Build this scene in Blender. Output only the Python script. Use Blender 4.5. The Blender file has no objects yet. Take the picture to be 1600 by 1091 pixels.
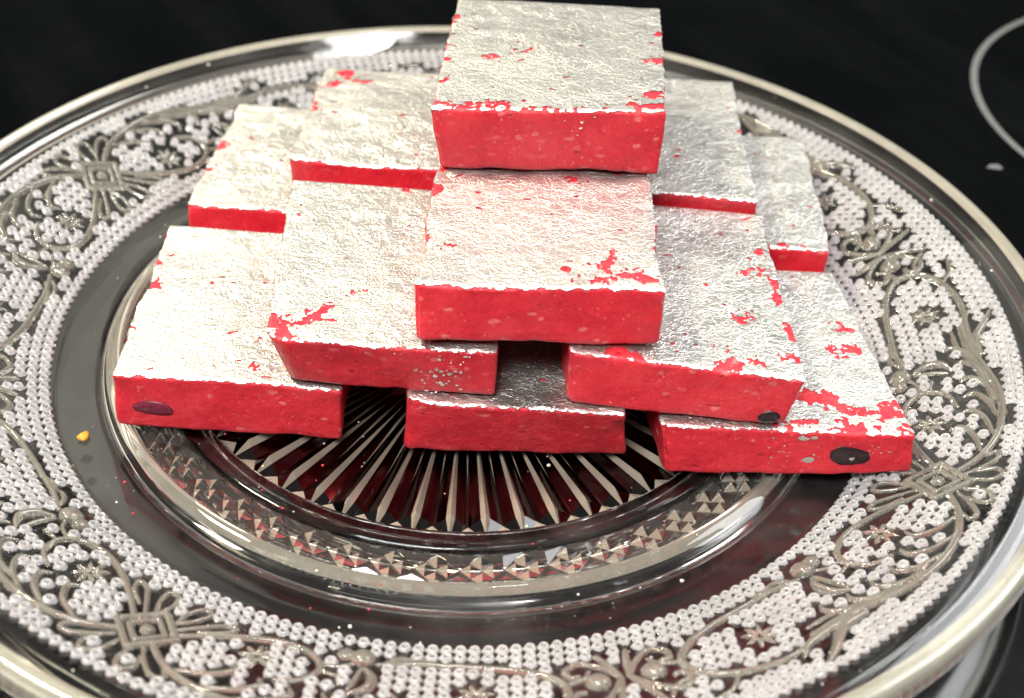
import bpy, math, random
import numpy as np
from mathutils import Vector, Matrix

SC = 0.12                      # metres per layout unit (the plate's radius)
random.seed(7)
scene = bpy.context.scene

# ------------------------------------------------------------------ camera
cam_d = bpy.data.cameras.new("camera")
cam = bpy.data.objects.new("camera", cam_d)
scene.collection.objects.link(cam)
PITCH, YAW, ROLL = 0.6651364, 0.0278405, 0.0525619
CAM = Vector((0.029016, -1.858823, 1.416459))
fwd = Vector((math.sin(YAW) * math.cos(PITCH), math.cos(YAW) * math.cos(PITCH), -math.sin(PITCH)))
rt = Vector((math.cos(YAW), -math.sin(YAW), 0))
up = rt.cross(fwd)
R_ = rt * math.cos(ROLL) + up * math.sin(ROLL)
U_ = -rt * math.sin(ROLL) + up * math.cos(ROLL)
m = Matrix((R_, U_, -fwd)).transposed().to_4x4()
m.translation = CAM * SC
cam.matrix_world = m
cam_d.sensor_width = 36
cam_d.lens = 47.0045
cam_d.clip_start = 0.01
cam_d.clip_end = 50
cam_d.dof.use_dof = True
cam_d.dof.focus_distance = 2.06 * SC
cam_d.dof.aperture_fstop = 17
scene.camera = cam

# ------------------------------------------------------------------ light
w = bpy.data.worlds.new("World")
scene.world = w
w.use_nodes = True
w.node_tree.nodes["Background"].inputs[0].default_value = (0.9, 0.95, 1.0, 1)
w.node_tree.nodes["Background"].inputs[1].default_value = 0.03


def lamp(name, loc, target, sx, sy, watts, col):
    d = bpy.data.lights.new(name, "AREA")
    d.shape = "RECTANGLE"
    d.size, d.size_y = sx, sy
    d.energy = watts
    d.color = col
    o = bpy.data.objects.new(name, d)
    scene.collection.objects.link(o)
    o.location = loc
    o.rotation_euler = (Vector(target) - Vector(loc)).to_track_quat("-Z", "Y").to_euler()
    return o


lamp("ceiling_light", (0.0, -0.1, 1.0), (0, -0.1, 0), 2.4, 2.4, 4.5, (1, 0.97, 0.91))
lamp("key_lamp", (-0.50, 0.22, 0.85), (0, 0, 0.02), 0.18, 0.13, 10.5, (1, 0.90, 0.68))
lamp("front_lamp", (-0.20, -0.46, 0.76), (0, 0, 0.02), 0.40, 0.26, 10.5, (1, 0.98, 0.95))
lamp("window_light", (0.74, 0.30, 0.75), (0.05, 0, 0), 0.5, 0.5, 6.6, (0.97, 0.985, 1))
lamp("added_back_panel", (-0.36, 0.82, 0.68), (0, 0, 0.02), 1.0, 0.30, 0.78, (1, 0.94, 0.80))  # unseen panel, added so the foil tops mirror a warm brightness
lamp("rim_glint_lamp", (0.075, 0.235, 0.85), (0, 0, 0), 0.07, 0.03, 0.6, (1, 0.98, 0.95))  # unseen lamp, added to put the bright glint on the back rim

scene.view_settings.view_transform = "Standard"
scene.view_settings.look = "None"
scene.view_settings.exposure = 0.25
scene.view_settings.gamma = 1
scene.render.engine = "CYCLES"
cy = scene.cycles
cy.use_denoising = True
cy.max_bounces = 14
cy.transmission_bounces = 12
cy.glossy_bounces = 8
cy.diffuse_bounces = 4
cy.caustics_refractive = False
cy.caustics_reflective = False
cy.sample_clamp_indirect = 6

COL = scene.collection


# ------------------------------------------------------------------ helpers
def mesh_np(name, V, loops, sizes, smooth=True):
    me = bpy.data.meshes.new(name)
    V = np.asarray(V, np.float32) * SC
    loops = np.asarray(loops, np.int32).ravel()
    sizes = np.asarray(sizes, np.int32)
    me.vertices.add(len(V))
    me.vertices.foreach_set("co", V.ravel())
    me.loops.add(len(loops))
    me.loops.foreach_set("vertex_index", loops)
    me.polygons.add(len(sizes))
    st = np.concatenate([[0], np.cumsum(sizes)[:-1]]).astype(np.int32)
    me.polygons.foreach_set("loop_start", st)
    me.polygons.foreach_set("loop_total", sizes)
    me.polygons.foreach_set("use_smooth", np.full(len(sizes), smooth, bool))
    me.update(calc_edges=True)
    me.validate()
    return me


def mesh_faces(name, V, F, smooth=True):
    return mesh_np(name, V, np.concatenate([np.asarray(f) for f in F]), [len(f) for f in F], smooth)


def link(name, data, mat=None, parent=None, loc=None, rz=None):
    o = bpy.data.objects.new(name, data)
    COL.objects.link(o)
    if mat is not None and data is not None and not data.materials:
        data.materials.append(mat)
    if parent is not None:
        o.parent = parent
    if loc is not None:
        o.location = loc
    if rz is not None:
        o.rotation_euler = (0, 0, rz)
    return o


def tag(o, label=None, cat=None, group=None, kind=None):
    if label: o["label"] = label
    if cat: o["category"] = cat
    if group: o["group"] = group
    if kind: o["kind"] = kind
    return o


_lat = {}


def vnoise(x, y, seed=0):
    """value noise in -1..1 on numpy arrays"""
    if seed not in _lat:
        _lat[seed] = np.random.RandomState(seed).uniform(-1, 1, (64, 64))
    L = _lat[seed]
    xi = np.floor(x).astype(int); yi = np.floor(y).astype(int)
    fx = x - xi; fy = y - yi
    fx = fx * fx * (3 - 2 * fx); fy = fy * fy * (3 - 2 * fy)
    a = L[xi % 64, yi % 64]; b = L[(xi + 1) % 64, yi % 64]
    c = L[xi % 64, (yi + 1) % 64]; d = L[(xi + 1) % 64, (yi + 1) % 64]
    return (a * (1 - fx) + b * fx) * (1 - fy) + (c * (1 - fx) + d * fx) * fy


def fbm(x, y, seed=0, o=4):
    s = 0; a = 0.5
    for k in range(o):
        s = s + a * vnoise(x, y, seed + k)
        x = x * 2.03 + 7.1; y = y * 2.03 + 3.7; a *= 0.55
    return s


# ------------------------------------------------------------------ materials
class NT:
    def __init__(self, name):
        self.m = bpy.data.materials.new(name)
        self.m.use_nodes = True
        self.t = self.m.node_tree
        self.b = self.t.nodes["Principled BSDF"]

    def n(self, typ, **kw):
        nd = self.t.nodes.new(typ)
        for k, v in kw.items():
            if isinstance(k, str) and hasattr(nd, k):
                setattr(nd, k, v)
            else:
                nd.inputs[k.replace("_", " ")].default_value = v
        return nd

    def l(self, a, b):
        self.t.links.new(a, b)

    def ramp(self, src, stops):
        r = self.t.nodes.new("ShaderNodeValToRGB")
        e = r.color_ramp.elements
        e[0].position, e[0].color = stops[0]
        e[1].position, e[1].color = stops[-1]
        for p, c in stops[1:-1]:
            q = e.new(p); q.color = c
        self.l(src, r.inputs[0])
        return r

    def mix(self, fac, a, b, mode="MIX"):
        x = self.t.nodes.new("ShaderNodeMix")
        x.data_type = "RGBA"; x.blend_type = mode
        for sock, v in ((x.inputs[0], fac), (x.inputs[6], a), (x.inputs[7], b)):
            if hasattr(v, "links") or hasattr(v, "is_linked"):
                self.l(v, sock)
            else:
                sock.default_value = v
        return x.outputs[2]

    def coords(self, scale=1.0):
        tc = self.t.nodes.new("ShaderNodeTexCoord")
        oi = self.t.nodes.new("ShaderNodeObjectInfo")
        mp = self.t.nodes.new("ShaderNodeVectorMath"); mp.operation = "MULTIPLY_ADD"
        self.l(tc.outputs["Object"], mp.inputs[0])
        mp.inputs[1].default_value = (scale, scale, scale)
        ml = self.t.nodes.new("ShaderNodeMath"); ml.operation = "MULTIPLY"; ml.inputs[1].default_value = 37
        self.l(oi.outputs["Random"], ml.inputs[0])
        self.l(ml.outputs[0], mp.inputs[2])
        return mp.outputs[0]


G = lambda v: (v, v, v, 1)


def mat_sweet():
    k = NT("pink_fudge")
    b = k.b
    co = k.coords(1 / SC)                       # layout units
    n1 = k.n("ShaderNodeTexNoise", Scale=11.0, Detail=8.0, Roughness=0.68); k.l(co, n1.inputs["Vector"])
    base = k.ramp(n1.outputs["Fac"], [(0.28, (0.56, 0.011, 0.027, 1)), (0.5, (0.70, 0.023, 0.042, 1)), (0.74, (0.80, 0.062, 0.078, 1))])
    # fine paste grain
    ng = k.n("ShaderNodeTexNoise", Scale=120.0, Detail=4.0, Roughness=0.75); k.l(co, ng.inputs["Vector"])
    gr = k.ramp(ng.outputs["Fac"], [(0.30, (0.80, 0.70, 0.74, 1)), (0.46, (1, 1, 1, 1)), (0.66, (1.0, 1.0, 1.0, 1))])
    gl = k.ramp(ng.outputs["Fac"], [(0.56, G(0)), (0.76, G(0.26))])
    b0 = k.mix(1.0, base.outputs[0], gr.outputs[0], "MULTIPLY")
    b1 = k.mix(gl.outputs[0], b0, (0.88, 0.16, 0.17, 1))
    # pale nut flecks
    st = k.n("ShaderNodeVectorMath", operation="MULTIPLY"); k.l(co, st.inputs[0]); st.inputs[1].default_value = (0.62, 0.62, 1.1)
    wn = k.n("ShaderNodeTexNoise", Scale=30.0, Detail=3.0); k.l(co, wn.inputs["Vector"])
    wv = k.n("ShaderNodeVectorMath", operation="MULTIPLY_ADD"); k.l(wn.outputs["Color"], wv.inputs[0]); wv.inputs[1].default_value = (.02, .02, .02); k.l(st.outputs[0], wv.inputs[2])
    v1 = k.n("ShaderNodeTexVoronoi", Scale=58.0); k.l(wv.outputs[0], v1.inputs["Vector"])
    f1 = k.ramp(v1.outputs["Distance"], [(0.16, G(1)), (0.30, G(0))])
    rs = k.ramp(v1.outputs["Color"], [(0.45, G(0)), (0.85, G(0.9))])
    fm = k.mix(1.0, f1.outputs[0], rs.outputs[0], "MULTIPLY")
    c1 = k.mix(fm, b1, (0.84, 0.20, 0.19, 1))
    # fine grain flecks
    v2 = k.n("ShaderNodeTexVoronoi", Scale=110.0); k.l(co, v2.inputs["Vector"])
    f2 = k.ramp(v2.outputs["Distance"], [(0.1, G(0.55)), (0.3, G(0))])
    r2 = k.ramp(v2.outputs["Color"], [(0.55, G(0)), (0.9, G(1))])
    fm2 = k.mix(1.0, f2.outputs[0], r2.outputs[0], "MULTIPLY")
    c2 = k.mix(fm2, c1, (0.9, 0.30, 0.28, 1))
    # dark pits
    v3 = k.n("ShaderNodeTexVoronoi", Scale=60.0); k.l(wv.outputs[0], v3.inputs["Vector"])
    f3 = k.ramp(v3.outputs["Distance"], [(0.08, G(0.8)), (0.2, G(0))])
    r3 = k.ramp(v3.outputs["Color"], [(0.80, G(0)), (0.84, G(1))])
    fm3 = k.mix(1.0, f3.outputs[0], r3.outputs[0], "MULTIPLY")
    c3 = k.mix(fm3, c2, (0.28, 0.008, 0.03, 1))
    k.l(c3, b.inputs["Base Color"])
    b.inputs["Subsurface Weight"].default_value = 0.5
    b.inputs["Subsurface Radius"].default_value = (1.0, 0.28, 0.10)
    b.inputs["Subsurface Scale"].default_value = 0.005
    b.inputs["Roughness"].default_value = 0.42
    b.inputs["Specular IOR Level"].default_value = 0.5
    bn = k.n("ShaderNodeTexNoise", Scale=55.0, Detail=6.0, Roughness=0.65); k.l(co, bn.inputs["Vector"])
    hm0 = k.mix(0.5, bn.outputs["Fac"], fm3, "SUBTRACT")
    hm = k.mix(0.2, hm0, ng.outputs["Fac"], "ADD")
    bp = k.n("ShaderNodeBump", Strength=0.5, Distance=0.0010); k.l(hm, bp.inputs["Height"])
    k.l(bp.outputs[0], b.inputs["Normal"])
    return k.m


def mat_silver():
    k = NT("silver_leaf_foil")
    b = k.b
    co = k.coords(1 / SC)
    b.inputs["Metallic"].default_value = 1.0
    n0 = k.n("ShaderNodeTexNoise", Scale=9.0, Detail=4.0); k.l(co, n0.inputs["Vector"])
    tint = k.ramp(n0.outputs["Fac"], [(0.3, (0.80, 0.79, 0.74, 1)), (0.7, (0.91, 0.90, 0.86, 1))])
    k.l(tint.outputs[0], b.inputs["Base Color"])
    rr = k.ramp(n0.outputs["Fac"], [(0.3, G(0.46)), (0.7, G(0.36))]); k.l(rr.outputs[0], b.inputs["Roughness"])
    wn = k.n("ShaderNodeTexNoise", Scale=26.0, Detail=3.0, Roughness=0.6); k.l(co, wn.inputs["Vector"])
    wv = k.n("ShaderNodeVectorMath", operation="MULTIPLY_ADD"); k.l(wn.outputs["Color"], wv.inputs[0]); wv.inputs[1].default_value = (.07, .05, .05); k.l(co, wv.inputs[2])
    sq = k.n("ShaderNodeVectorMath", operation="MULTIPLY"); k.l(wv.outputs[0], sq.inputs[0]); sq.inputs[1].default_value = (.62, 1.0, 1.0)

    def veins(scale, wid, det):
        """long wandering creases: the zero line of a noise field"""
        n = k.n("ShaderNodeTexNoise", Scale=scale, Detail=det, Roughness=0.55); k.l(sq.outputs[0], n.inputs["Vector"])
        d = k.n("ShaderNodeMath", operation="SUBTRACT"); k.l(n.outputs["Fac"], d.inputs[0]); d.inputs[1].default_value = 0.5
        ab = k.n("ShaderNodeMath", operation="ABSOLUTE"); k.l(d.outputs[0], ab.inputs[0])
        return k.ramp(ab.outputs[0], [(0.0, G(1)), (wid, G(0))]).outputs[0]
    h = k.mix(0.7, veins(62.0, 0.07, 2.0), veins(115.0, 0.09, 2.0), "ADD")
    n2 = k.n("ShaderNodeTexNoise", Scale=70.0, Detail=4.0, Roughness=0.65); k.l(wv.outputs[0], n2.inputs["Vector"])
    h2 = k.mix(0.5, h, n2.outputs["Fac"], "ADD")
    bp = k.n("ShaderNodeBump", Strength=0.50, Distance=0.00014); k.l(h2, bp.inputs["Height"])
    k.l(bp.outputs[0], b.inputs["Normal"])
    return k.m


def mat_glass(name="pressed_glass", film=0.0):
    k = NT(name)
    b = k.b
    b.inputs["Base Color"].default_value = (0.96, 0.965, 0.95, 1)
    b.inputs["Transmission Weight"].default_value = 1.0
    b.inputs["IOR"].default_value = 1.5
    b.inputs["Roughness"].default_value = 0.02
    if film:
        tc = k.n("ShaderNodeTexCoord")
        n = k.n("ShaderNodeTexNoise", Scale=45.0, Detail=6.0, Roughness=0.65); k.l(tc.outputs["Object"], n.inputs["Vector"])
        r = k.ramp(n.outputs["Fac"], [(0.42, G(0.015)), (0.75, G(film))]); k.l(r.outputs[0], b.inputs["Roughness"])
        n2 = k.n("ShaderNodeTexNoise", Scale=28.0, Detail=2.0); k.l(tc.outputs["Object"], n2.inputs["Vector"])
        bp = k.n("ShaderNodeBump", Strength=0.25, Distance=0.002); k.l(n2.outputs["Fac"], bp.inputs["Height"])
        k.l(bp.outputs[0], b.inputs["Normal"])
        n3 = k.n("ShaderNodeTexNoise", Scale=22.0, Detail=7.0, Roughness=0.7); k.l(tc.outputs["Object"], n3.inputs["Vector"])
        t3 = k.ramp(n3.outputs["Fac"], [(0.46, G(1.0)), (0.78, G(0.972))]); k.l(t3.outputs[0], b.inputs["Transmission Weight"])
    return k.m


def mat_lit_glass(name, col, trans, rough):
    """pressed glass with the brightness of inner reflections put into a milky colour"""
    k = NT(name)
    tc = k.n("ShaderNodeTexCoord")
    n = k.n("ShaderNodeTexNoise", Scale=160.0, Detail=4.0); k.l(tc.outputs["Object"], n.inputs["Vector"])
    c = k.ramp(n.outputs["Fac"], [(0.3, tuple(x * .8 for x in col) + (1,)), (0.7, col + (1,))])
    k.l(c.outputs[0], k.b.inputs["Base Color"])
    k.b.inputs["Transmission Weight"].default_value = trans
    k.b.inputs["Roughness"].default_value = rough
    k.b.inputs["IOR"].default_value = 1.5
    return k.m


def mat_hob():
    k = NT("black_ceramic_glass")
    b = k.b
    tc = k.n("ShaderNodeTexCoord")
    n = k.n("ShaderNodeTexNoise", Scale=14.0, Detail=8.0, Roughness=0.7); k.l(tc.outputs["Object"], n.inputs["Vector"])
    sm = k.n("ShaderNodeVectorMath", operation="MULTIPLY"); k.l(tc.outputs["Object"], sm.inputs[0]); sm.inputs[1].default_value = (60, 9, 1)
    rt_ = k.n("ShaderNodeVectorRotate"); rt_.inputs["Angle"].default_value = -0.5; k.l(tc.outputs["Object"], rt_.inputs["Vector"]); k.l(rt_.outputs[0], sm.inputs[0])
    n2 = k.n("ShaderNodeTexNoise", Scale=1.0, Detail=5.0); k.l(sm.outputs[0], n2.inputs["Vector"])
    mm = k.mix(0.5, n.outputs["Fac"], n2.outputs["Fac"])
    c = k.ramp(mm, [(0.45, (0.0010, 0.0012, 0.0014, 1)), (0.75, (0.004, 0.0045, 0.0045, 1))])
    k.l(c.outputs[0], b.inputs["Base Color"])
    r = k.ramp(mm, [(0.4, G(0.05)), (0.75, G(0.2))]); k.l(r.outputs[0], b.inputs["Roughness"])
    return k.m


def mat_plain(name, col, rough=0.5, metallic=0.0, sss=0.0):
    k = NT(name)
    n = k.n("ShaderNodeTexNoise", Scale=900.0, Detail=3.0)
    tc = k.n("ShaderNodeTexCoord"); k.l(tc.outputs["Object"], n.inputs["Vector"])
    c = k.ramp(n.outputs["Fac"], [(0.3, tuple(x * 0.75 for x in col) + (1,)), (0.7, tuple(min(1, x * 1.15) for x in col) + (1,))])
    k.l(c.outputs[0], k.b.inputs["Base Color"])
    k.b.inputs["Roughness"].default_value = rough
    k.b.inputs["Metallic"].default_value = metallic
    return k.m


M_SWEET, M_SILVER = mat_sweet(), mat_silver()
M_GLASS, M_TOP = mat_glass(), mat_glass("pressed_glass_filmed", 0.26)
M_HOB = mat_hob()
M_BEAD = mat_lit_glass("lit_bead_glass", (0.96, 0.95, 0.95), 0.64, 0.06)  # white of light reflected inside the beads, put into the base colour
M_RELIEF = mat_lit_glass("lit_relief_glass", (0.97, 0.93, 0.78), 0.86, 0.03)  # cream highlights of the scrolls painted into the tint
M_STUD = mat_lit_glass("lit_facet_glass", (0.74, 0.62, 0.49), 0.70, 0.06)  # tan of a facet catching light, painted as its colour
M_CUT = mat_lit_glass("cut_glass", (0.90, 0.84, 0.78), 0.968, 0.04)
M_KITE = mat_lit_glass("lit_star_glass", (0.78, 0.66, 0.53), 0.66, 0.14)  # shine of the star facets put in as a pale tan
M_LIP = mat_lit_glass("lit_lip_glass", (0.94, 0.90, 0.74), 0.74, 0.16)  # cream light within the rim edge, painted as a milky tint
M_SEED = mat_plain("dark_seed", (0.018, 0.006, 0.009), 0.34)
M_SEED_PALE = mat_plain("sunken_dark_seed", (0.17, 0.012, 0.035), 0.4)
M_RING = mat_plain("grey_print", (0.13, 0.135, 0.135), 0.5)
M_DUST = mat_plain("sugar_grain", (0.75, 0.70, 0.60), 0.5)
M_YELLOW = mat_plain("yellow_crumb", (0.60, 0.31, 0.03), 0.6)

# ------------------------------------------------------------------ cooktop
HZ = -0.0675
v = [(-9, -5, HZ), (9, -5, HZ), (9, 9, HZ), (-9, 9, HZ), (-9, -5, HZ - .06), (9, -5, HZ - .06), (9, 9, HZ - .06), (-9, 9, HZ - .06)]
hob = link("cooktop", mesh_faces("cooktop", v, [(0, 1, 2, 3), (4, 7, 6, 5), (0, 4, 5, 1), (1, 5, 6, 2), (2, 6, 7, 3), (3, 7, 4, 0)], False), M_HOB)
tag(hob, kind="structure", label="black glossy glass cooktop under the plate")
rc, rr_, wd = (1.884, 1.03), 0.672, 0.0085
N = 160
V = []; F = []
for i in range(N):
    a = 2 * math.pi * i / N
    for q in (rr_ - wd, rr_ + wd):
        V.append((rc[0] + q * math.cos(a), rc[1] + q * math.sin(a), HZ + .0012))
    j = (i + 1) % N
    F.append((2 * i, 2 * i + 1, 2 * j + 1, 2 * j))
link("cooking_zone_ring", mesh_faces("cooking_zone_ring", V, F), M_RING, hob)
V = [(1.140, .748, HZ + .001), (1.172, .742, HZ + .001), (1.178, .752, HZ + .001), (1.172, .766, HZ + .001), (1.152, .764, HZ + .001)]
link("printed_mark", mesh_faces("printed_mark", V, [(0, 1, 2, 3, 4)]), M_RING, hob)

# ------------------------------------------------------------------ plate
plate = link("glass_plate", None, loc=(0, 0, HZ * SC))
tag(plate, "large round clear pressed glass plate with beaded scroll rim holding the pink sweets", "plate")
OFF = np.array([0, 0, -HZ])    # children are stored relative to the plate's base

RT = np.array([0, .572, .580, .590, .600, .608, .618, .690, .706, .925, .975])
ZT = np.array([-.004, -.004, -.0025, .002, .002, -.0025, -.007, -.007, -.004, .0795, .1075])


def ztop(r): return np.interp(r, RT, ZT)
def zbot(r): return ztop(r) - .036


# plain inner top, then the plain outer rim with its lip, then the smooth underside of the band
prof = [(.482, -.026), (.4835, -.006)] + [(r, float(ztop(r))) for r in (.487, .495, .505, .515, .5215)]
prof[-1] = (.5215, -.004); prof.append((.5225, -.013))
prof2 = [(r, float(ztop(r))) for r in (.612, .618, .64, .67, .690)]
collar = [(r, float(ztop(r))) for r in (.925, .935, .945, .952)]
collar += [(.965, float(ztop(.965))), (.970, .1047)]
lip = [(.970, .1047), (.975, .1085), (.980, .1102), (.985, .1110), (.990, .1105), (.995, .1075), (.9985, .104), (1.0, .099), (1.0012, .085), (1.0005, .072), (.998, .064), (.992, .058), (.984, .0555)]
under_band = [(.984, .0555), (.972, .0555), (.955, float(zbot(.945)) + .003), (.945, float(zbot(.945)))] + [(r, float(zbot(r))) for r in (.925, .86, .80, .74, .706, .690)]
und = [(.690, float(zbot(.690))), (.66, -.044), (.63, -.0445), (.618, -.046)]
for k in range(0, 11):
    a = math.pi * k / 10
    und.append((.600 + .016 * math.cos(a), -.047 - .0205 * math.sin(a)))
und += [(.582, -.040)]
und2 = [(.582, -.040), (.5365, -.040), (.533, -.042)]
for k in range(0, 11):
    a = math.pi * k / 10
    und2.append((.508 + .0235 * math.cos(a), -.043 - .0145 * math.sin(a)))
und2 += [(.482, -.044), (.3, -.044), (.1, -.044), (.001, -.044)]


def lathe(pr, n=360):
    pr = np.array(pr)
    a = np.linspace(0, 2 * np.pi, n, endpoint=False)
    V = np.stack([pr[:, None, 0] * np.cos(a), pr[:, None, 0] * np.sin(a), np.repeat(pr[:, 1:2], n, 1)], -1).reshape(-1, 3)
    i = np.arange(len(pr) - 1)[:, None] * n; j = np.arange(n)[None]; j2 = (j + 1) % n
    Q = np.stack([i + j, i + n + j, i + n + j2, i + j2], -1).reshape(-1, 4)
    return V, Q


def lathe_obj(name, pr, mat, **kw):
    V, Q = lathe(pr)
    o = link(name, mesh_np(name, V + OFF, Q, np.full(len(Q), 4)), mat, plate)
    return o


lathe_obj("plate_top", prof, M_TOP)
lathe_obj("well_rim", [(.610, float(ztop(.610)))] + prof2, M_TOP)
lathe_obj("well_ridge", [(.5845, -.013), (.5855, -.003), (.589, .001), (.594, .0028), (.600, .002), (.606, -.0012), (.610, float(ztop(.610)))], M_RELIEF)
lathe_obj("rim_collar", collar, M_TOP)
lathe_obj("rim_lip", lip, M_LIP)
lathe_obj("underside", under_band, M_GLASS)
lathe_obj("foot_ring", und, M_GLASS)
lathe_obj("inner_ring", und2, M_GLASS)

# --- starburst: 54 cut ridges radiating from the centre, one mesh shared
NS = 54
al = 2 * math.pi / NS


def face_up(V, f):
    a_, b_, c_ = (np.array(V[k]) for k in f[:3])
    return f if np.cross(b_ - a_, c_ - a_)[2] > 0 else f[::-1]


def pol(r, a, z): return (r * math.cos(a), r * math.sin(a), z)


z0 = -.026
cr_, cw, vk = .448, al * .135, al * .085
V = [pol(.05, 0, z0), pol(.06, -al / 2, z0), pol(.06, al / 2, z0), pol(.20, 0, z0 + .003),
     pol(cr_, -cw, z0 + .010), pol(cr_, cw, z0 + .010), pol(cr_, 0, z0 + .021),
     pol(.456, -al / 2, z0), pol(.456, al / 2, z0), pol(.482, 0, z0),
     pol(.14, -al / 2, z0), pol(.14, al / 2, z0), pol(.25, -al / 2 + vk, z0 + .003), pol(.25, al / 2 - vk, z0 + .003),
     pol(.25, -al / 2, z0 - .002), pol(.25, al / 2, z0 - .002), pol(.482, -al / 2, z0 + .006), pol(.482, al / 2, z0 + .006),
     pol(.37, -al / 2, z0), pol(.37, al / 2, z0)]
F = [(0, 3, 1), (0, 2, 3), (1, 3, 10), (3, 4, 12), (10, 3, 12), (12, 4, 18), (18, 4, 7), (4, 9, 7), (2, 11, 3), (3, 13, 5), (11, 13, 3), (13, 19, 5), (19, 8, 5), (5, 8, 9)]
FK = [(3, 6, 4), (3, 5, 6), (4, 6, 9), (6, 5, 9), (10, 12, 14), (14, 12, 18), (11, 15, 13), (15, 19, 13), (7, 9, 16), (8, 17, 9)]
F = [face_up(V, f) for f in F]; FK = [face_up(V, f) for f in FK]
sb = mesh_faces("starburst_ridge", np.array(V) + OFF, F, False)
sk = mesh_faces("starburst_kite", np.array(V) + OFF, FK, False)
for i in range(NS):
    link("starburst_ridge", sb, M_GLASS, plate, rz=al * (i + .31))
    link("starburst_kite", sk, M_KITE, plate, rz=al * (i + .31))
a = np.linspace(0, 2 * np.pi, NS, endpoint=False)
V = [(0, 0, z0)] + [pol(.06, t, z0) for t in a]
link("starburst_centre", mesh_faces("starburst_centre", np.array(V) + OFF, [(0, 1 + i, 1 + (i + 1) % NS) for i in range(NS)], False), M_GLASS, plate)

# --- ring of diamonds
rm, hb, ha = .5535, .0310, al / 2
zd = -.013


def stud(ca, cr, sa, sr, h):
    V = [pol(cr, ca - sa, zd), pol(cr - sr, ca, zd), pol(cr, ca + sa, zd), pol(cr + sr, ca, zd), pol(cr, ca, zd + h)]
    return np.array(V) + OFF, [(1, 0, 4), (2, 1, 4), (3, 2, 4), (0, 3, 4)]


studs = []
for (ca, cr) in ((-ha / 2, rm), (ha / 2, rm), (0, rm - hb / 2), (0, rm + hb / 2)):
    V, F = stud(ca, cr, ha / 2, hb / 2, .0115)
    studs.append(("diamond_stud", mesh_faces("diamond_stud", V, [face_up(V, f) for f in F], False)))
for s in (-1, 1):
    c = (rm + s * hb * .62)
    V = np.array([pol(rm + s * hb, 0, zd), pol(rm, ha, zd), pol(rm + s * hb, 2 * ha, zd), pol(c, ha, zd + .008)]) + OFF
    studs.append(("triangle_facet", mesh_faces("triangle_facet", V, [face_up(V, f) for f in ((0, 1, 3), (1, 2, 3), (2, 0, 3))], False)))
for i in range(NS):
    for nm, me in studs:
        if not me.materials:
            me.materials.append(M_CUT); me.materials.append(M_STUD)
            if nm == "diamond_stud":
                me.polygons[3].material_index = 1  # one face per stud painted pale, as if turned to the light
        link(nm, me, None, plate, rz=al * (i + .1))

# --- patterned band: a height field on the underside of the glass
NA, NR = 3300, 136
R0, R1 = .690, .925
rad = np.linspace(R0, R1, NR + 1)
ang = np.linspace(0, 2 * np.pi, NA, endpoint=False)
GX = rad[:, None] * np.cos(ang); GY = rad[:, None] * np.sin(ang)
H = np.zeros_like(GX)
ID = np.zeros(GX.shape, np.int32)
dR = (R1 - R0) / NR


def window(x, y, q):
    r = math.hypot(x, y); a = math.atan2(y, x) % (2 * math.pi)
    i0 = max(0, int((r - q - R0) / dR)); i1 = min(NR, int((r + q - R0) / dR) + 1)
    da = int(q / r / (2 * math.pi) * NA) + 2
    ia = int(a / (2 * math.pi) * NA)
    return np.arange(i0, i1 + 1), np.arange(ia - da, ia + da + 1) % NA


def put(ii, jj, h, fid):
    ix = np.ix_(ii, jj)
    cur = H[ix]
    up_ = h > cur
    H[ix] = np.where(up_, h, cur)
    idc = ID[ix]; idc[up_] = fid; ID[ix] = idc


segs = []      # for bead clearance: (x0,y0,x1,y1,w)


def stroke(pts, w0, w1, fid, hs=0.9, wm=None):
    """half-round ridge along a polyline of xy points, its half-width going w0 -> wm -> w1"""
    n = len(pts)
    for k in range(n - 1):
        (xa, ya), (xb, yb) = pts[k], pts[k + 1]
        t0, t1 = k / (n - 1), (k + 1) / (n - 1)

        def ww(t):
            if wm is None: return w0 + (w1 - w0) * t
            return (w0 * (1 - t) + w1 * t) + (wm - (w0 + w1) / 2) * math.sin(math.pi * t)
        wa, wb = ww(t0) * .74, ww(t1) * .74
        L = math.hypot(xb - xa, yb - ya)
        ii, jj = window((xa + xb) / 2, (ya + yb) / 2, L / 2 + max(wa, wb))
        X = GX[np.ix_(ii, jj)]; Y = GY[np.ix_(ii, jj)]
        t = np.clip(((X - xa) * (xb - xa) + (Y - ya) * (yb - ya)) / max(L * L, 1e-12), 0, 1)
        d = np.hypot(X - xa - t * (xb - xa), Y - ya - t * (yb - ya))
        wt = wa + (wb - wa) * t
        h = 1.4 * hs * np.sqrt(np.clip(wt * wt - d * d, 0, None))
        put(ii, jj, h, fid)
        segs.append((xa, ya, xb, yb, (wa + wb) / 2))


def spline(P, n=8):
    """Catmull-Rom through (phi_deg, r) control points"""
    P = np.array(P, float)
    Q = np.vstack([2 * P[0] - P[1], P, 2 * P[-1] - P[-2]])
    out = []
    for k in range(len(P) - 1):
        p0, p1, p2, p3 = Q[k:k + 4]
        for t in np.linspace(0, 1, n, endpoint=False):
            out.append(.5 * ((2 * p1) + (p2 - p0) * t + (2 * p0 - 5 * p1 + 4 * p2 - p3) * t * t + (3 * p1 - p0 - 3 * p2 + p3) * t ** 3))
    out.append(P[-1])
    return out


FEAT = {}       # fid -> (name)


def newfid(name):
    f = len(FEAT) + 1
    FEAT[f] = name
    return f


def place(P, base, s, n=6):
    return [((r * math.cos(math.radians(base + s * ph))), (r * math.sin(math.radians(base + s * ph)))) for ph, r in spline(P, n)]


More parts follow.
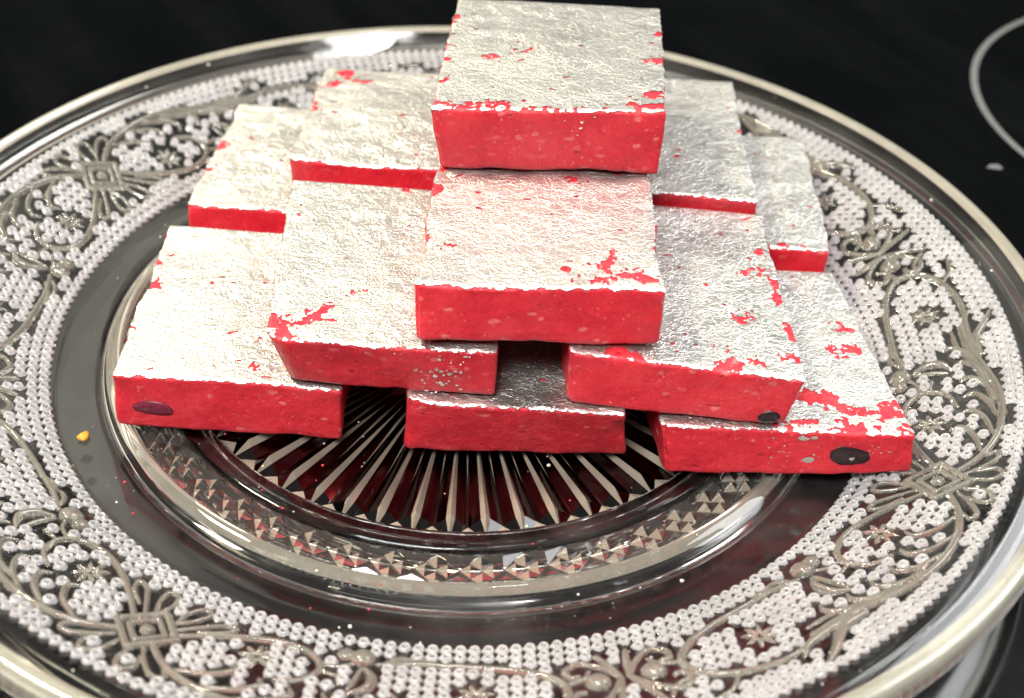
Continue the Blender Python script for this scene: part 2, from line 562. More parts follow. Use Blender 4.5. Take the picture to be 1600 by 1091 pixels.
def petals(cx, cy, rot, L, n, w_, fid):
    for k in range(n):
        a = rot + 2 * math.pi * k / n
        stroke([(cx + L * q * math.cos(a), cy + L * q * math.sin(a)) for q in (.22, .45, .7, 1.0)], w_ * .5, w_ * .35, fid, 1.0, w_)


dots = []       # large domes (x, y, radius)
SQ0 = -118.5    # angle of the square seen at lower left
for kq in range(4):
    base = SQ0 + 90 * kq
    # square: nested ridges, points along the radius
    f = newfid("square_motif")
    ca, sa = math.cos(math.radians(base)), math.sin(math.radians(base))
    cx, cy = .822 * ca, .822 * sa
    for q, wdt in ((.044, .0065), (.027, .0055)):
        c4 = [(cx + q * math.cos(math.radians(base + t)), cy + q * math.sin(math.radians(base + t))) for t in (8, 98, 188, 278, 8)]
        for k in range(4):
            stroke([c4[k], c4[k + 1]], wdt, wdt, f, 1.0)
    dots.append((cx, cy, .010, f))
    # fleur at 45 deg
    f = newfid("fleur_motif")
    b2 = base + 45
    for s in (-1, 1):
        stroke(place([(0.35, .80), (1.0, .77), (1.6, .747)], b2, s), .004, .005, f, 1, .0065)
        stroke(place([(0.5, .80), (1.7, .775), (3.6, .757), (5.2, .768), (5.0, .785), (4.2, .785)], b2, s), .004, .005, f, 1, .006)
        stroke(place([(0.35, .80), (1.2, .835), (2.0, .87)], b2, s), .004, .005, f, 1, .0065)
        stroke(place([(0.5, .80), (1.9, .83), (3.8, .85), (5.2, .84), (5.1, .822), (4.3, .82)], b2, s), .004, .005, f, 1, .006)
        a_ = math.radians(b2 + s * 2.7)
        dots.append((.803 * math.cos(a_), .803 * math.sin(a_), .0165, f))
    for s in (-1, 1):
        f = newfid("leaf_scroll")
        P = lambda pts: place(pts, base, s)
        # radiating fronds by the square
        stroke(P([(1.2, .79), (1.0, .76), (1.8, .738), (2.9, .742), (2.4, .765), (1.4, .785)]), .0035, .0035, f, 1, .0048)
        stroke(P([(1.8, .80), (3.4, .775), (5.2, .752), (6.4, .752), (5.6, .768), (3.6, .785)]), .0035, .003, f, 1, .0048)
        stroke(P([(0.8, .862), (0.9, .89), (1.9, .905), (2.7, .893), (2.2, .872)]), .0035, .0035, f, 1, .005)
        stroke(P([(1.6, .855), (2.8, .875), (4.4, .893), (5.4, .888), (4.6, .873)]), .0035, .003, f, 1, .005)
        # loop round the first flower
        stroke(P([(2.2, .812), (5, .783), (8.5, .757), (12, .747), (15, .757), (16.3, .782), (15.4, .812), (13.2, .826)]), .005, .004, f, 1, .0068)
        stroke(P([(16.2, .772), (18.2, .766), (19.6, .750)]), .003, .004, f)
        stroke(P([(16.4, .785), (18.4, .790)]), .003, .004, f)
        # main scroll running along the outside to the big leaf
        stroke(P([(1.8, .842), (4.5, .868), (8, .885), (12, .890), (16, .884), (20, .868), (24, .852), (27.5, .852)]), .006, .006, f, 1, .0078)
        stroke(P([(12, .878), (16, .872), (20, .856), (24, .838), (27, .836)]), .003, .003, f, 1, .005)
        stroke(P([(22, .868), (25, .868), (27.2, .888), (29.2, .905)]), .006, .003, f, 1, .0095)
        stroke(P([(21, .862), (24.5, .858), (28.5, .862), (30.2, .878)]), .004, .003, f, 1, .008)
        for j in range(6):
            q = 5.5 + 2.9 * j
            ro = float(np.interp(q, [4.5, 8, 12, 16, 20, 24], [.866, .883, .888, .882, .866, .850]))
            stroke(P([(q, ro - .004), (q + 2.6, ro - .018), (q + 4.0, ro - .038), (q + 3.6, ro - .052)]), .0035, .0028, f, 1, .0062)
        # bud and small leaf
        f2 = newfid("bud_motif")
        a_ = math.radians(base + s * 19.8)
        dots.append((.743 * math.cos(a_), .743 * math.sin(a_), .0165, f2))
        a_ = math.radians(base + s * 18.0)
        dots.append((.741 * math.cos(a_), .741 * math.sin(a_), .012, f2))
        stroke(P([(20.4, .765), (21.4, .785), (21.2, .808), (19.8, .822)]), .004, .003, f2, 1, .0095)
        stroke(P([(20.0, .765), (19.9, .79), (19.6, .815)]), .003, .003, f2, 1, .005)
        # second loop, round the flower next to the fleur
        f3 = newfid("leaf_scroll")
        stroke(P([(21.4, .752), (24, .744), (28, .743), (33, .750), (37, .768), (39.2, .797), (38.8, .832), (36, .857), (32, .868), (28.5, .862), (26.8, .850)]), .004, .004, f3, 1, .0075)
        stroke(P([(22.2, .744), (23.4, .733), (24.6, .732)]), .003, .003, f3, 1, .005)
        stroke(P([(23.0, .752), (25.2, .737), (27, .735)]), .003, .003, f3, 1, .005)
        stroke(P([(39.3, .80), (41.2, .79), (42, .775)]), .0045, .0035, f3)
        stroke(P([(38.9, .83), (41.4, .842), (42.4, .862)]), .0045, .0035, f3)
        stroke(P([(36, .858), (37.5, .88), (39.5, .89)]), .004, .0035, f3)
        # flowers
        f4 = newfid("flower_motif")
        for ph, r_ in ((10.2, .789), (31.0, .808)):
            a_ = math.radians(base + s * ph)
            petals(r_ * math.cos(a_), r_ * math.sin(a_), a_ + .2, .024, 8, .0050, f4)
            f4 = newfid("flower_motif") if ph < 20 else f4

for (x, y, q, f) in dots:
    ii, jj = window(x, y, q)
    d2 = (GX[np.ix_(ii, jj)] - x) ** 2 + (GY[np.ix_(ii, jj)] - y) ** 2
    put(ii, jj, .85 * np.sqrt(np.clip(q * q - d2, 0, None)), f)

# --- beads: two rings along the inside, two or three along the outside, the rest fill the ground
SG = np.array(segs)
mid = np.stack([(SG[:, 0] + SG[:, 2]) / 2, (SG[:, 1] + SG[:, 3]) / 2], 1)
beads = []
rng = np.random.RandomState(3)


def clear(x, y, q):
    near = np.hypot(mid[:, 0] - x, mid[:, 1] - y) < .06
    S_ = SG[near]
    if len(S_):
        dx, dy = S_[:, 2] - S_[:, 0], S_[:, 3] - S_[:, 1]
        t = np.clip(((x - S_[:, 0]) * dx + (y - S_[:, 1]) * dy) / np.maximum(dx * dx + dy * dy, 1e-12), 0, 1)
        if np.any(np.hypot(x - S_[:, 0] - t * dx, y - S_[:, 1] - t * dy) < S_[:, 4] + q * .72):
            return False
    for (a_, b_, q2, _) in dots:
        if (x - a_) ** 2 + (y - b_) ** 2 < (q + q2 - .002) ** 2:
            return False
    return True


BR = .0080
rows = [.7065 + .0178 * k for k in range(11)] + [.9005, .9155]
for k, r_ in enumerate(rows):
    n = int(round(2 * math.pi * r_ / .0186))
    for i in range(n):
        a_ = 2 * math.pi * (i + .5 * (k % 2)) / n
        if 1 < k < 10:
            a_ += rng.uniform(-.0012, .0012)
        q = BR * rng.uniform(.96, 1.05)
        rj = r_ + (rng.uniform(-.0012, .0012) if 1 < k < 10 else 0)
        x, y = rj * math.cos(a_), rj * math.sin(a_)
        if k in (0, len(rows) - 1) or clear(x, y, q):
            beads.append((x, y, q))
NF = len(FEAT)
for i, (x, y, q) in enumerate(beads):
    ii, jj = window(x, y, q * 1.3)
    ix = np.ix_(ii, jj)
    X, Y = GX[ix], GY[ix]
    d = np.hypot(X - x, Y - y)
    sn = np.abs(d - q) < dR * .55             # snap the nearest grid points onto the rim of the bead
    fsc = np.where(sn & (d > 0), q / np.maximum(d, 1e-9), 1.0)
    edge = np.isin(ii, (0, NR))[:, None]
    fsc = np.where(edge, 1.0, fsc)
    X = x + (X - x) * fsc; Y = y + (Y - y) * fsc
    GX[ix] = X; GY[ix] = Y
    d = np.hypot(X - x, Y - y)
    u_ = d / q                                  # a ring-shaped bead with a dimple in its middle
    h = .0072 * np.clip(1 - np.clip((np.abs(u_ - .70) / .31), 0, 1) ** 2, 0, None) ** .5
    put(ii, jj, h, NF + 1 + i)
    idc = ID[ix]; idc[u_ < .42] = 0; ID[ix] = idc

RR = np.hypot(GX, GY)
GZ = ztop(RR) + np.where(np.isin(np.arange(NR + 1), (0, NR))[:, None], 0, H)
PV = np.stack([GX, GY, GZ], -1).reshape(-1, 3) + OFF
i = np.arange(NR)[:, None] * NA; j = np.arange(NA)[None]; j2 = (j + 1) % NA
Q = np.stack([i + j, i + NA + j, i + NA + j2, i + j2], -1).reshape(-1, 4)
ids = np.sort(ID.reshape(-1)[Q], 1)
# a face belongs to a feature when at least two of its corners do
fid = np.where(ids[:, 1] == ids[:, 2], ids[:, 1], np.where(ids[:, 2] == ids[:, 3], ids[:, 3], np.where(ids[:, 0] == ids[:, 1], ids[:, 0], ids[:, 3])))
order = np.argsort(fid, kind="stable")
fs = fid[order]
starts = np.searchsorted(fs, np.arange(NF + len(beads) + 2))


def submesh(name, faces, flat_ok=True):
    q = Q[faces]
    u, inv = np.unique(q, return_inverse=True)
    return mesh_np(name, PV[u], inv.reshape(-1), np.full(len(q), 4))


def facesof(f): return order[starts[f]:starts[f + 1]]


link("rim_band", submesh("rim_band", facesof(0)), M_TOP, plate)
for f, nm in FEAT.items():
    fc = facesof(f)
    if len(fc):
        link(nm, submesh(nm, fc), M_RELIEF, plate)
cxy = np.array([(b[0], b[1]) for b in beads])


def inview(x, y, z=.02):
    p = Vector((x, y, z)) - CAM
    zc = p.dot(fwd)
    u_ = p.dot(R_) / zc * 2089.09 + 800; v_ = 545.5 - p.dot(U_) / zc * 2089.09
    return 0 < u_ < 1600 and 0 < v_ < 1091, zc


score = []
for k, (x, y, q) in enumerate(beads):
    ok, zc = inview(x, y)
    score.append((0 if ok else 10) + zc)
near = np.argsort(score)[:300]
rest = np.setdiff1d(np.arange(len(beads)), near)
for k in near:
    fc = facesof(NF + 1 + k)
    if len(fc):
        link("bead", submesh("bead", fc), M_BEAD, plate)
o = link("bead_field", submesh("bead_field", np.concatenate([facesof(NF + 1 + k) for k in rest])), M_BEAD, plate)
o["kind"] = "stuff"

# ------------------------------------------------------------------ sweets
# eight corners each: bottom front-left, front-right, back-left, back-right, then the same for the top
T = .0975
SW = {
 'A': [(-.541,-.287,.0),(-.189,-.302,.0),(-.527,.129,.0),(-.172,.111,.0),(-.536,-.286,.106),(-.180,-.304,.103),(-.528,.129,.106),(-.172,.111,.103)],
 'B': [(-.515,.194,.003),(-.163,.163,.003),(-.479,.573,.012),(-.128,.542,.006),(-.515,.194,.109),(-.163,.163,.110),(-.480,.574,.113),(-.128,.543,.110)],
 'C': [(-.087,-.320,-.003),(.258,-.314,-.003),(-.098,.093,-.003),(.237,.078,-.003),(-.085,-.331,.109),(.250,-.345,.109),(-.098,.093,.110),(.237,.078,.110)],
 'D': [(.318,-.363,.005),(.695,-.362,.022),(.260,.074,.003),(.639,.076,.012),(.304,-.358,.100),(.683,-.355,.096),(.261,.074,.100),(.640,.076,.096)],
 'E': [(.290,.128,.003),(.643,.120,.006),(.300,.520,.010),(.653,.513,.040),(.290,.128,.110),(.643,.120,.109),(.301,.521,.114),(.654,.513,.119)],
 'M': [(-.105,.135,-.003),(.236,.140,-.003),(-.100,.540,-.003),(.240,.535,-.003),(-.105,.135,.110),(.236,.140,.110),(-.100,.540,.110),(.240,.535,.110)],
 'F': [(-.265,-.293,.109),(.047,-.319,.110),(-.305,.132,.111),(.036,.125,.111),(-.291,-.315,.207),(.051,-.321,.200),(-.306,.132,.207),(.036,.125,.200)],
 'G': [(-.324,.200,.112),(.029,.179,.112),(-.299,.564,.112),(.053,.542,.112),(-.324,.200,.207),(.029,.179,.207),(-.300,.564,.207),(.053,.543,.207)],
 'H': [(.155,-.328,.112),(.487,-.347,.098),(.152,.120,.112),(.504,.105,.098),(.155,-.320,.207),(.506,-.346,.188),(.152,.120,.203),(.504,.110,.186)],
 'I': [(.150,.128,.118),(.497,.122,.116),(.157,.560,.122),(.503,.556,.124),(.150,.124,.218),(.497,.116,.209),(.157,.556,.222),(.503,.552,.216)],
 'J': [(-.069,-.319,.210),(.290,-.300,.208),(-.055,.117,.210),(.288,.125,.208),(-.068,-.306,.304),(.286,-.291,.304),(-.053,.120,.304),(.290,.125,.304)],
 'L': [(-.050,.140,.226),(.296,.145,.226),(-.035,.520,.226),(.310,.525,.226),(-.050,.140,.304),(.296,.145,.304),(-.035,.520,.304),(.310,.525,.304)],
 'K': [(-.054,.016,.307),(.307,.022,.307),(-.037,.439,.307),(.328,.433,.307),(-.063,.020,.415),(.302,.033,.415),(-.037,.439,.415),(.329,.433,.415)],
}
LAB = {
 'A': "bottom layer sweet at the left front, long dark seed in its cut face",
 'B': "bottom layer sweet at back left, behind the one with the long seed",
 'C': "bottom layer sweet at front middle, its silver top almost all covered",
 'D': "bottom layer sweet at right front, torn silver leaf and round dark seed",
 'E': "bottom layer sweet at back right, only a short red face showing",
 'M': "bottom layer sweet hidden in the middle behind the front one",
 'F': "second layer sweet at left front, rounded corner and loose silver flecks",
 'G': "second layer sweet at back left with a bare red back corner",
 'H': "tilted second layer sweet at right front, dark seed at its lower corner",
 'I': "second layer sweet at back right, a thin dark red wedge showing",
 'J': "sweet just below the topmost one, silver leaf torn at its right corner",
 'L': "third layer sweet hidden under the back of the topmost one",
 'K': "topmost pink sweet of the pile under silver leaf",
}
BW, BD, BT = .355, .42, .0975


def warp(c8, P, ox, oy):
    """local box coordinates (0..BW, 0..BD, 0..BT) to the warped box"""
    u = P[:, 0] / BW; v = P[:, 1] / BD; w_ = P[:, 2] / BT
    c = np.array(c8)
    o = 0
    for k in range(8):
        fu = u if k & 1 else 1 - u
        fv = v if k & 2 else 1 - v
        fw = w_ if k & 4 else 1 - w_
        o = o + (fu * fv * fw)[:, None] * c[k]
    return o


def axis(n, L, r):
    return np.concatenate([np.linspace(0, r * 1.6, 5)[:-1], np.linspace(r * 1.6, L - r * 1.6, n - 8), np.linspace(L - r * 1.6, L, 5)[1:]])


RE = .0065


def relief(x, y, sd):
    return .0038 * fbm(x * 9 + sd, y * 9, 100 + sd % 7, 3)


def body_mesh(name, c8, sd, rv):
    ax, ay, az = axis(44, BW, RE), axis(44, BD, RE), axis(18, BT, RE)
    nx, ny, nz = len(ax), len(ay), len(az)
    idx = {}
    pts = []
    F = []

    def vid(i, j, k):
        key = (i, j, k)
        if key not in idx:
            idx[key] = len(pts)
            pts.append((ax[i], ay[j], az[k]))
        return idx[key]
    for i in range(nx - 1):
        for j in range(ny - 1):
            F.append((vid(i, j, nz - 1), vid(i + 1, j, nz - 1), vid(i + 1, j + 1, nz - 1), vid(i, j + 1, nz - 1)))
            F.append((vid(i, j, 0), vid(i, j + 1, 0), vid(i + 1, j + 1, 0), vid(i + 1, j, 0)))
    for k in range(nz - 1):
        for i in range(nx - 1):
            F.append((vid(i, 0, k), vid(i + 1, 0, k), vid(i + 1, 0, k + 1), vid(i, 0, k + 1)))
            F.append((vid(i, ny - 1, k), vid(i, ny - 1, k + 1), vid(i + 1, ny - 1, k + 1), vid(i + 1, ny - 1, k)))
        for j in range(ny - 1):
            F.append((vid(0, j, k), vid(0, j, k + 1), vid(0, j + 1, k + 1), vid(0, j + 1, k)))
            F.append((vid(nx - 1, j, k), vid(nx - 1, j + 1, k), vid(nx - 1, j + 1, k + 1), vid(nx - 1, j, k + 1)))
    P = np.array(pts)
    P = roundbox(P, rv)
    P = displace(P, sd)
    return P, F


def roundbox(P, rv):
    """round the edges; rv: larger radius of the front-left upright edge"""
    L = np.array([BW, BD, BT])
    lo = np.full(3, RE)
    q = np.clip(P, lo, L - lo)
    d = P - q
    n = np.linalg.norm(d, axis=1)
    mx = np.abs(d).max(1)
    out = np.where(n[:, None] > 1e-9, q + d / np.maximum(n, 1e-9)[:, None] * mx[:, None], P)
    if rv:
        x, y = out[:, 0].copy(), out[:, 1].copy()
        sel = (x < rv) & (y < rv)
        dx, dy = rv - x, rv - y
        n = np.hypot(dx, dy); mx = np.maximum(dx, dy)
        f = np.where(sel, mx / np.maximum(n, 1e-9), 1)
        out[:, 0] = np.where(sel, rv - dx * f, x)
        out[:, 1] = np.where(sel, rv - dy * f, y)
    return out


def displace(P, sd):
    P = P.copy()
    x, y, z = P.T
    wz = np.clip(z / BT, 0, 1)
    dz = relief(x, y, sd) * wz - (1 - wz) * .004 * np.clip(fbm(x * 22 + sd, y * 22, 31, 3), 0, 1) * 0
    fy = np.clip(1 - y / .05, 0, 1)
    dy = fy * (.004 * fbm(x * 12 + sd, z * 12, 41, 4) + .004 * np.clip(fbm(x * 20 + sd, z * 9 + 3, 43, 3) - .1, 0, 1) * (1 - wz))
    fx0 = np.clip(1 - x / .05, 0, 1); fx1 = np.clip(1 - (BW - x) / .05, 0, 1)
    dx = (fx0 - fx1) * .007 * fbm(y * 12 + sd, z * 12, 51, 3)
    # knocked corners
    cy_ = np.clip(1 - np.minimum(x, BW - x) / .035, 0, 1) * fy
    dy = dy + cy_ * .012 * np.clip(fbm(z * 16 + sd, x * 5 + sd, 71, 3) + .1, 0, 1)
    # ragged lower edge at the front
    dz = dz + fy * np.clip(1 - z / .03, 0, 1) * (.003 + .006 * fbm(x * 18 + sd, x * 3, 61, 3))
    P[:, 0] += dx; P[:, 1] += dy; P[:, 2] += dz
    return P


def fold(s, L):
    """arc length across a top edge -> (coordinate, drop)"""
    lo = np.clip(RE - s, 0, None); hi = np.clip(s - (L - RE), 0, None)
    c = np.clip(s, RE, L - RE)
    q = RE * math.pi / 2
    for ov, sg in ((lo, -1), (hi, 1)):
        a = np.clip(ov / RE, 0, math.pi / 2)
        c = c + sg * RE * np.sin(a)
    drop = 0
    for ov in (lo, hi):
        a = np.clip(ov / RE, 0, math.pi / 2)
        drop = drop + RE * (1 - np.cos(a)) + np.clip(ov - q, 0, None)
    return c, drop


# tears in the leaf: (u, v, half-length, half-width, angle) on the top, u from the left, v from the front
TEAR = {
 'A': [(.01,.72,.02,.02,0),(.01,.55,.04,.02,1.4),(.02,.30,.02,.02,0),(.05,.12,.015,.015,0),(.36,.68,.012,.008,1),(.30,.60,.006,.025,0),(.60,.10,.008,.008,0)],
 'B': [(.01,.30,.03,.012,1.4),(.03,.55,.02,.012,1.2)],
 'D': [(.62,.20,.15,.050,-.45),(.80,.13,.10,.032,.1),(.93,.12,.05,.05,.6),(.60,.06,.09,.028,.3),(.85,.03,.10,.015,.1),(.72,.07,.035,.03,1),(.88,.47,.035,.015,.3),(.93,.62,.02,.02,0),(.98,.05,.06,.03,0),(.40,.05,.03,.02,0),(.58,.62,.012,.008,0)],
 'E': [(.60,.08,.08,.05,.3),(.55,.22,.03,.015,0),(.75,.02,.06,.02,0)],
 'F': [(.02,.10,.05,.06,1.2),(.06,.03,.04,.03,0),(.20,.16,.06,.006,.7),(.12,.10,.03,.006,.3),(.58,.97,.012,.012,1),(.995,.2,.012,.05,0),(.99,.55,.008,.04,0)],
 'G': [(.13,.94,.05,.05,.4),(.20,.88,.045,.016,-.3),(.08,.80,.025,.012,.5),(.02,.55,.02,.03,0)],
 'H': [(.33,.80,.030,.016,.2),(.78,.33,.022,.020,.9),(.62,.12,.022,.012,0),(.68,.04,.035,.05,1.3),(.28,.12,.022,.02,.4),(.20,.03,.09,.03,0),(.87,.60,.03,.008,.2),(.93,.72,.03,.02,.6),(.97,.45,.02,.05,0),(.98,.25,.02,.06,.3),(.95,.12,.03,.03,.5),(.80,.06,.03,.02,0),(.35,.62,.012,.01,0),(.98,.55,.018,.03,0)],
 'I': [(.93,.20,.012,.012,0),(.6,.3,.02,.008,.5)],
 'J': [(.86,.08,.105,.020,.15),(.80,.16,.055,.022,.8),(.93,.06,.06,.018,-.3),(.76,.05,.05,.012,.3),(.02,.62,.02,.05,0),(.05,.80,.035,.018,.9),(.01,.30,.012,.06,0),(.12,.25,.014,.008,0),(.60,.1,.006,.012,0),(.64,.70,.008,.006,0),(.985,.95,.03,.02,0)],
 'K': [(.27,.05,.085,.028,.12),(.18,.03,.07,.014,.1),(.985,.72,.040,.022,.2),(.98,.48,.045,.03,.3),(.97,.14,.045,.035,.6),(.93,.05,.05,.012,0),(.02,.80,.012,.03,0),(.02,.62,.015,.03,0),(.03,.25,.025,.035,.3),(.02,.42,.014,.025,0),(.03,.04,.03,.02,0),(.55,.01,.06,.012,0),(.40,.52,.022,.012,.8),(.25,.45,.03,.012,.6)],
}


def leaf_mesh(name, c8, sd, key, rv):
    NX, NY = (60, 70) if key in 'ML' else (168, 196)
    e = .016
    s = np.linspace(-e, BW + e, NX + 1); t = np.linspace(-e, BD + e, NY + 1)
    S_, T_ = np.meshgrid(s, t, indexing="ij")
    n1 = fbm(S_ * 26 + sd * 3, T_ * 26, 200 + sd % 5, 4)
    n2 = fbm(S_ * 95 + sd * 5, T_ * 95, 300 + sd % 5, 4)
    n3 = fbm(S_ * 210 + sd * 2, T_ * 210, 400 + sd % 5, 2)
    edge = np.minimum(np.minimum(S_, BW - S_), np.minimum(T_, BD - T_))
    f = edge - .0020 + .0025 * n1 + .0045 * n2 + .0035 * n3        # ragged around the edges
    f = np.minimum(f, .02)
    U, Vv = S_ / BW, T_ / BD
    for (u, v_, hl, hw, an) in TEAR.get(key, []):
        dx = (S_ - u * BW); dy = (T_ - v_ * BD)
        a = dx * math.cos(an) + dy * math.sin(an); b = -dx * math.sin(an) + dy * math.cos(an)
        hl_, hw_ = hl * BW * .9, hw * BW * .85
        g = (np.sqrt((a / hl_) ** 2 + (b / hw_) ** 2) - 1) * hw_
        f = np.minimum(f, g - .001 + .014 * n1 + .020 * n2 + .016 * n3)
    # stray pin tears
    rs = np.random.RandomState(900 + sd)
    for _ in range(30):
        u, v_ = rs.uniform(.03, .97, 2)
        an = rs.uniform(-.6, .6); hl_ = .0015 + .0060 * rs.uniform() ** 2; hw_ = rs.uniform(.0010, .0022)
        dx = (S_ - u * BW); dy = (T_ - v_ * BD)
        a = dx * math.cos(an) + dy * math.sin(an); b = -dx * math.sin(an) + dy * math.cos(an)
        f = np.minimum(f, (np.sqrt((a / hl_) ** 2 + (b / hw_) ** 2) - 1) * hw_ + .004 * n2)
    fl = f.ravel()
    P2 = np.stack([S_.ravel(), T_.ravel()], 1)
    ii = (np.arange(NX)[:, None] * (NY + 1) + np.arange(NY)[None]).ravel()
    tri = np.concatenate([np.stack([ii, ii + NY + 1, ii + NY + 2], 1), np.stack([ii, ii + NY + 2, ii + 1], 1)])
    ins = fl[tri] > 0
    cnt = ins.sum(1)
    verts = list(map(tuple, P2)); F = [tuple(x) for x in tri[cnt == 3]]
    cache = {}

    def cut(a, b):
        k = (min(a, b), max(a, b))
        if k not in cache:
            q = fl[a] / (fl[a] - fl[b])
            cache[k] = len(verts)
            verts.append(tuple(P2[a] + (P2[b] - P2[a]) * q))
        return cache[k]
    for tr in tri[(cnt > 0) & (cnt < 3)]:
        poly = []
        for k in range(3):
            a, b = int(tr[k]), int(tr[(k + 1) % 3])
            if fl[a] > 0: poly.append(a)
            if (fl[a] > 0) != (fl[b] > 0): poly.append(cut(a, b))
        F.append(tuple(poly))
    W2 = np.array(verts)
    used = np.unique(np.concatenate([np.array(f_) for f_ in F]))
    mp = -np.ones(len(W2), int); mp[used] = np.arange(len(used))
    W2 = W2[used]
    F = [tuple(mp[list(f_)]) for f_ in F]
    cx_, dx_ = fold(W2[:, 0], BW); cy_, dy_ = fold(W2[:, 1], BD)
    P = np.stack([cx_, cy_, BT - np.minimum(dx_ + dy_, .03)], 1)
    if rv:
        P = roundbox_v(P, rv)
    P = displace(P, sd)
    # lift the foil off the sweet by a hair, outward over the edges
    lift = .0013
    P[:, 2] += lift
    P[:, 0] += np.where(W2[:, 0] < RE, -lift, np.where(W2[:, 0] > BW - RE, lift, 0))
    P[:, 1] += np.where(W2[:, 1] < RE, -lift, np.where(W2[:, 1] > BD - RE, lift, 0))
    # crinkles
    P[:, 2] += .0004 * np.abs(fbm(W2[:, 0] * 60 + sd, W2[:, 1] * 60, 77, 3))
    return P, F


def roundbox_v(P, rv):
    out = P.copy()
    x, y = out[:, 0].copy(), out[:, 1].copy()
    sel = (x < rv) & (y < rv)
    dx, dy = rv - x, rv - y
    n = np.hypot(dx, dy); mx = np.maximum(dx, dy)
    f = np.where(sel, mx / np.maximum(n, 1e-9), 1)
    out[:, 0] = np.where(sel, rv - dx * f, x)
    out[:, 1] = np.where(sel, rv - dy * f, y)
    return out


RV = {'F': .030, 'H': .014}
ROOT = {}
for n_, (key, c8) in enumerate(SW.items()):
    c8 = np.array(c8)
    org = np.array([c8[:, 0].mean(), c8[:, 1].mean(), c8[:4, 2].min()])
    rv = RV.get(key, .006 + .002 * (n_ % 4))
    sd = 11 * n_ + 5
    root = link("pink_sweet", None, loc=tuple(org * SC))
    tag(root, LAB[key], "sweet", "pink sweets piled in four layers on the plate")
    ROOT[key] = (root, c8, org, sd)
    P, F = body_mesh("body", c8, sd, rv)
    link("body", mesh_faces("body", warp(c8, P, 0, 0) - org, F), M_SWEET, root)
    P, F = leaf_mesh("silver_leaf", c8, sd, key, rv)
    link("silver_leaf", mesh_faces("silver_leaf", warp(c8, P, 0, 0) - org, F), M_SILVER, root)


def on_front(key, u, w_, out=.0015):
    root, c8, org, sd = ROOT[key]
    P = displace(np.array([[u * BW, 0, w_ * BT]]), sd)
    P[:, 1] -= out
    return (warp(c8, P, 0, 0) - org)[0]


def seed(key, u, w_, a, b, tilt, mat=None):
    """a seed sliced open in the cut face: a flattened, slightly ragged ellipsoid half sunk in it"""
    root, c8, org, sd = ROOT[key]
    V = []; F = []
    nu, nv = 24, 9
    rs = np.random.RandomState(sd)
    for i in range(nv):
        th = math.pi * i / (nv - 1)
        for j in range(nu):
            ph = 2 * math.pi * j / nu
            k = 1 + .10 * math.sin(2 * ph + sd) + .06 * math.sin(3 * ph + 2 * sd) + .03 * rs.uniform(-1, 1)
            x = a * math.sin(th) * math.cos(ph) * k; z = b * math.sin(th) * math.sin(ph) * k
            x, z = x * math.cos(tilt) - z * math.sin(tilt), x * math.sin(tilt) + z * math.cos(tilt)
            p = on_front(key, u + x / BW, w_ + z / BT, 0)
            p[1] -= .0042 * math.cos(th) + .0008 * rs.uniform(-1, 1) * math.sin(th) - .0006
            V.append(p)
    for i in range(nv - 1):
        for j in range(nu):
            F.append((i * nu + j, (i + 1) * nu + j, (i + 1) * nu + (j + 1) % nu, i * nu + (j + 1) % nu))
    return link("seed", mesh_faces("seed", V, F), mat or M_SEED, root)


seed('A', .175, .42, .036, .0125, -.08, M_SEED_PALE)
seed('H', .915, .16, .021, .015, -.15)
seed('D', .742, .48, .028, .023, -.40)


def fleck(key, u, w_, q, rs, out=.0015):
    root = ROOT[key][0]
    c = on_front(key, u, w_, out)
    n = 7
    V = [c + np.array([q * rs.uniform(.5, 1.2) * math.cos(2 * math.pi * i / n), rs.uniform(-.0004, .0004), .8 * q * rs.uniform(.4, 1.2) * math.sin(2 * math.pi * i / n)]) for i in range(n)]
    c2 = c + np.array([0, -.0008, 0])
    link("silver_fleck_or_glint", mesh_faces("silver_fleck_or_glint", [c2] + V, [(0, 1 + i, 1 + (i + 1) % n) for i in range(n)]), M_SILVER, root)


rs = np.random.RandomState(12)
for _ in range(34):
    fleck('F', .76 + rs.normal(0, .06), .48 + rs.normal(0, .20), rs.uniform(.0012, .0042), rs)
for _ in range(6):
    fleck('F', rs.uniform(.55, .9), .9, rs.uniform(.001, .003), rs)
fleck('D', .748, .46, .0052, rs, .0042); fleck('D', .575, .40, .0095, rs); fleck('D', .555, .88, .009, rs); fleck('D', .60, .90, .006, rs)  # first one is the seed's white glint, made as a bit of foil
for _ in range(14):
    fleck('D', .52 + rs.normal(0, .09), .5 + rs.normal(0, .15), rs.uniform(.001, .003), rs)
for _ in range(8):
    fleck('D', .85 + rs.normal(0, .03), .62 + rs.normal(0, .08), rs.uniform(.0012, .0028), rs)
for u_, w_, q_ in ((.645, .84, .0035), (.64, .74, .0028), (.70, .92, .002), (.57, .86, .0015), (.60, .70, .0012), (.625, .63, .001)):
    fleck('K', u_, w_, q_, rs)

# ------------------------------------------------------------------ crumbs
yc = link("yellow_crumb", None, loc=(-.586 * SC, -.309 * SC, -.007 * SC))
yc.name = "yellow_crumb"


def crumb_geo(q, rs, n=7, m_=5):
    V = []; F = []
    for i in range(m_):
        th = math.pi * i / (m_ - 1)
        for j in range(n):
            ph = 2 * math.pi * j / n
            k = q * rs.uniform(.75, 1.2)
            V.append((k * math.sin(th) * math.cos(ph), k * math.sin(th) * math.sin(ph), k * .55 * math.cos(th) + q * .5))
    for i in range(m_ - 1):
        for j in range(n):
            F.append((i * n + j, i * n + (j + 1) % n, (i + 1) * n + (j + 1) % n, (i + 1) * n + j))
    return V, F


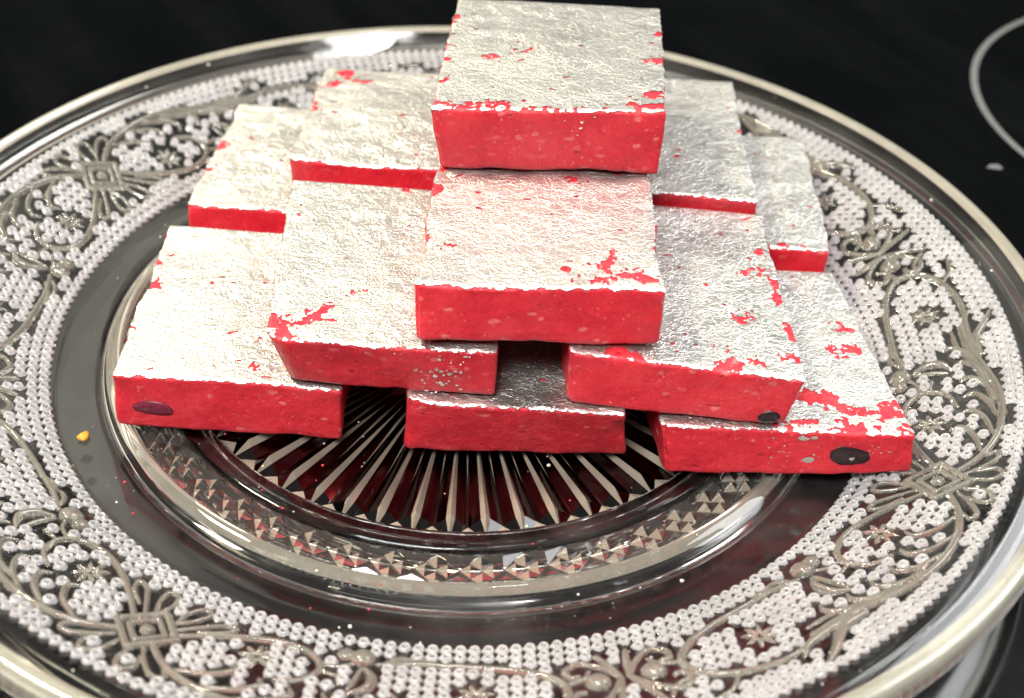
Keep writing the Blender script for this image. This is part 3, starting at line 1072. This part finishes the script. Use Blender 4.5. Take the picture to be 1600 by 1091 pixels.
bpy.data.objects.remove(yc)
V, F = crumb_geo(.0100, rs, 9, 6)
yc = link("yellow_crumb", mesh_faces("yellow_crumb", V, F), M_YELLOW, loc=(-.587 * SC, -.309 * SC, -.007 * SC))
tag(yc, "tiny yellow crumb lying on the clear glass left of the pile", "crumb")
V, F = crumb_geo(.008, rs, 8, 6)
gc = link("golden_crumb", mesh_faces("golden_crumb", V, F), M_YELLOW, loc=(.720 * SC, -.735 * SC, HZ * SC))
tag(gc, "tiny golden crumb on the black cooktop at lower right, outside the plate", "crumb")

V = []; F = []
for k in range(420):
    r_ = math.sqrt(rs.uniform(.0, 1.0)) * .97; a_ = rs.uniform(-math.pi, math.pi)
    if r_ < .3: continue
    q = .0008 + .0030 * rs.uniform(0, 1) ** 3
    v_, f_ = crumb_geo(q, rs, 5, 4)
    o_ = np.array([r_ * math.cos(a_), r_ * math.sin(a_), float(ztop(r_)) - .0003])
    F += [tuple(i + len(V) for i in ff) for ff in f_]
    V += [tuple(np.array(x) + o_) for x in v_]
for k in range(90):
    x, y = rs.uniform(.5, 1.2), rs.uniform(-1.2, -.5)
    if math.hypot(x, y) < 1.02: continue
    v_, f_ = crumb_geo(rs.uniform(.001, .003), rs, 5, 4)
    o_ = np.array([x, y, HZ])
    F += [tuple(i + len(V) for i in ff) for ff in f_]
    V += [tuple(np.array(q_) + o_) for q_ in v_]
dust = link("sugar_dust", mesh_faces("sugar_dust", V, F), M_DUST)
tag(dust, "fine pale sugar grains scattered over the glass and cooktop", "sugar grains", kind="stuff")

V = []; F = []
for k in range(20):
    a_ = rs.uniform(-2.6, -.5); r_ = rs.uniform(.40, .68)
    if .52 < r_ < .585: continue
    v_, f_ = crumb_geo(rs.uniform(.0010, .0026), rs, 6, 5)
    o_ = np.array([r_ * math.cos(a_), r_ * math.sin(a_), float(ztop(r_)) - .0004])
    F += [tuple(i + len(V) for i in ff) for ff in f_]
    V += [tuple(np.array(x) + o_) for x in v_]
tag(link("pink_crumbs", mesh_faces("pink_crumbs", V, F), M_SWEET), "tiny pink crumbs fallen from the sweets onto the glass", "crumbs", kind="stuff")
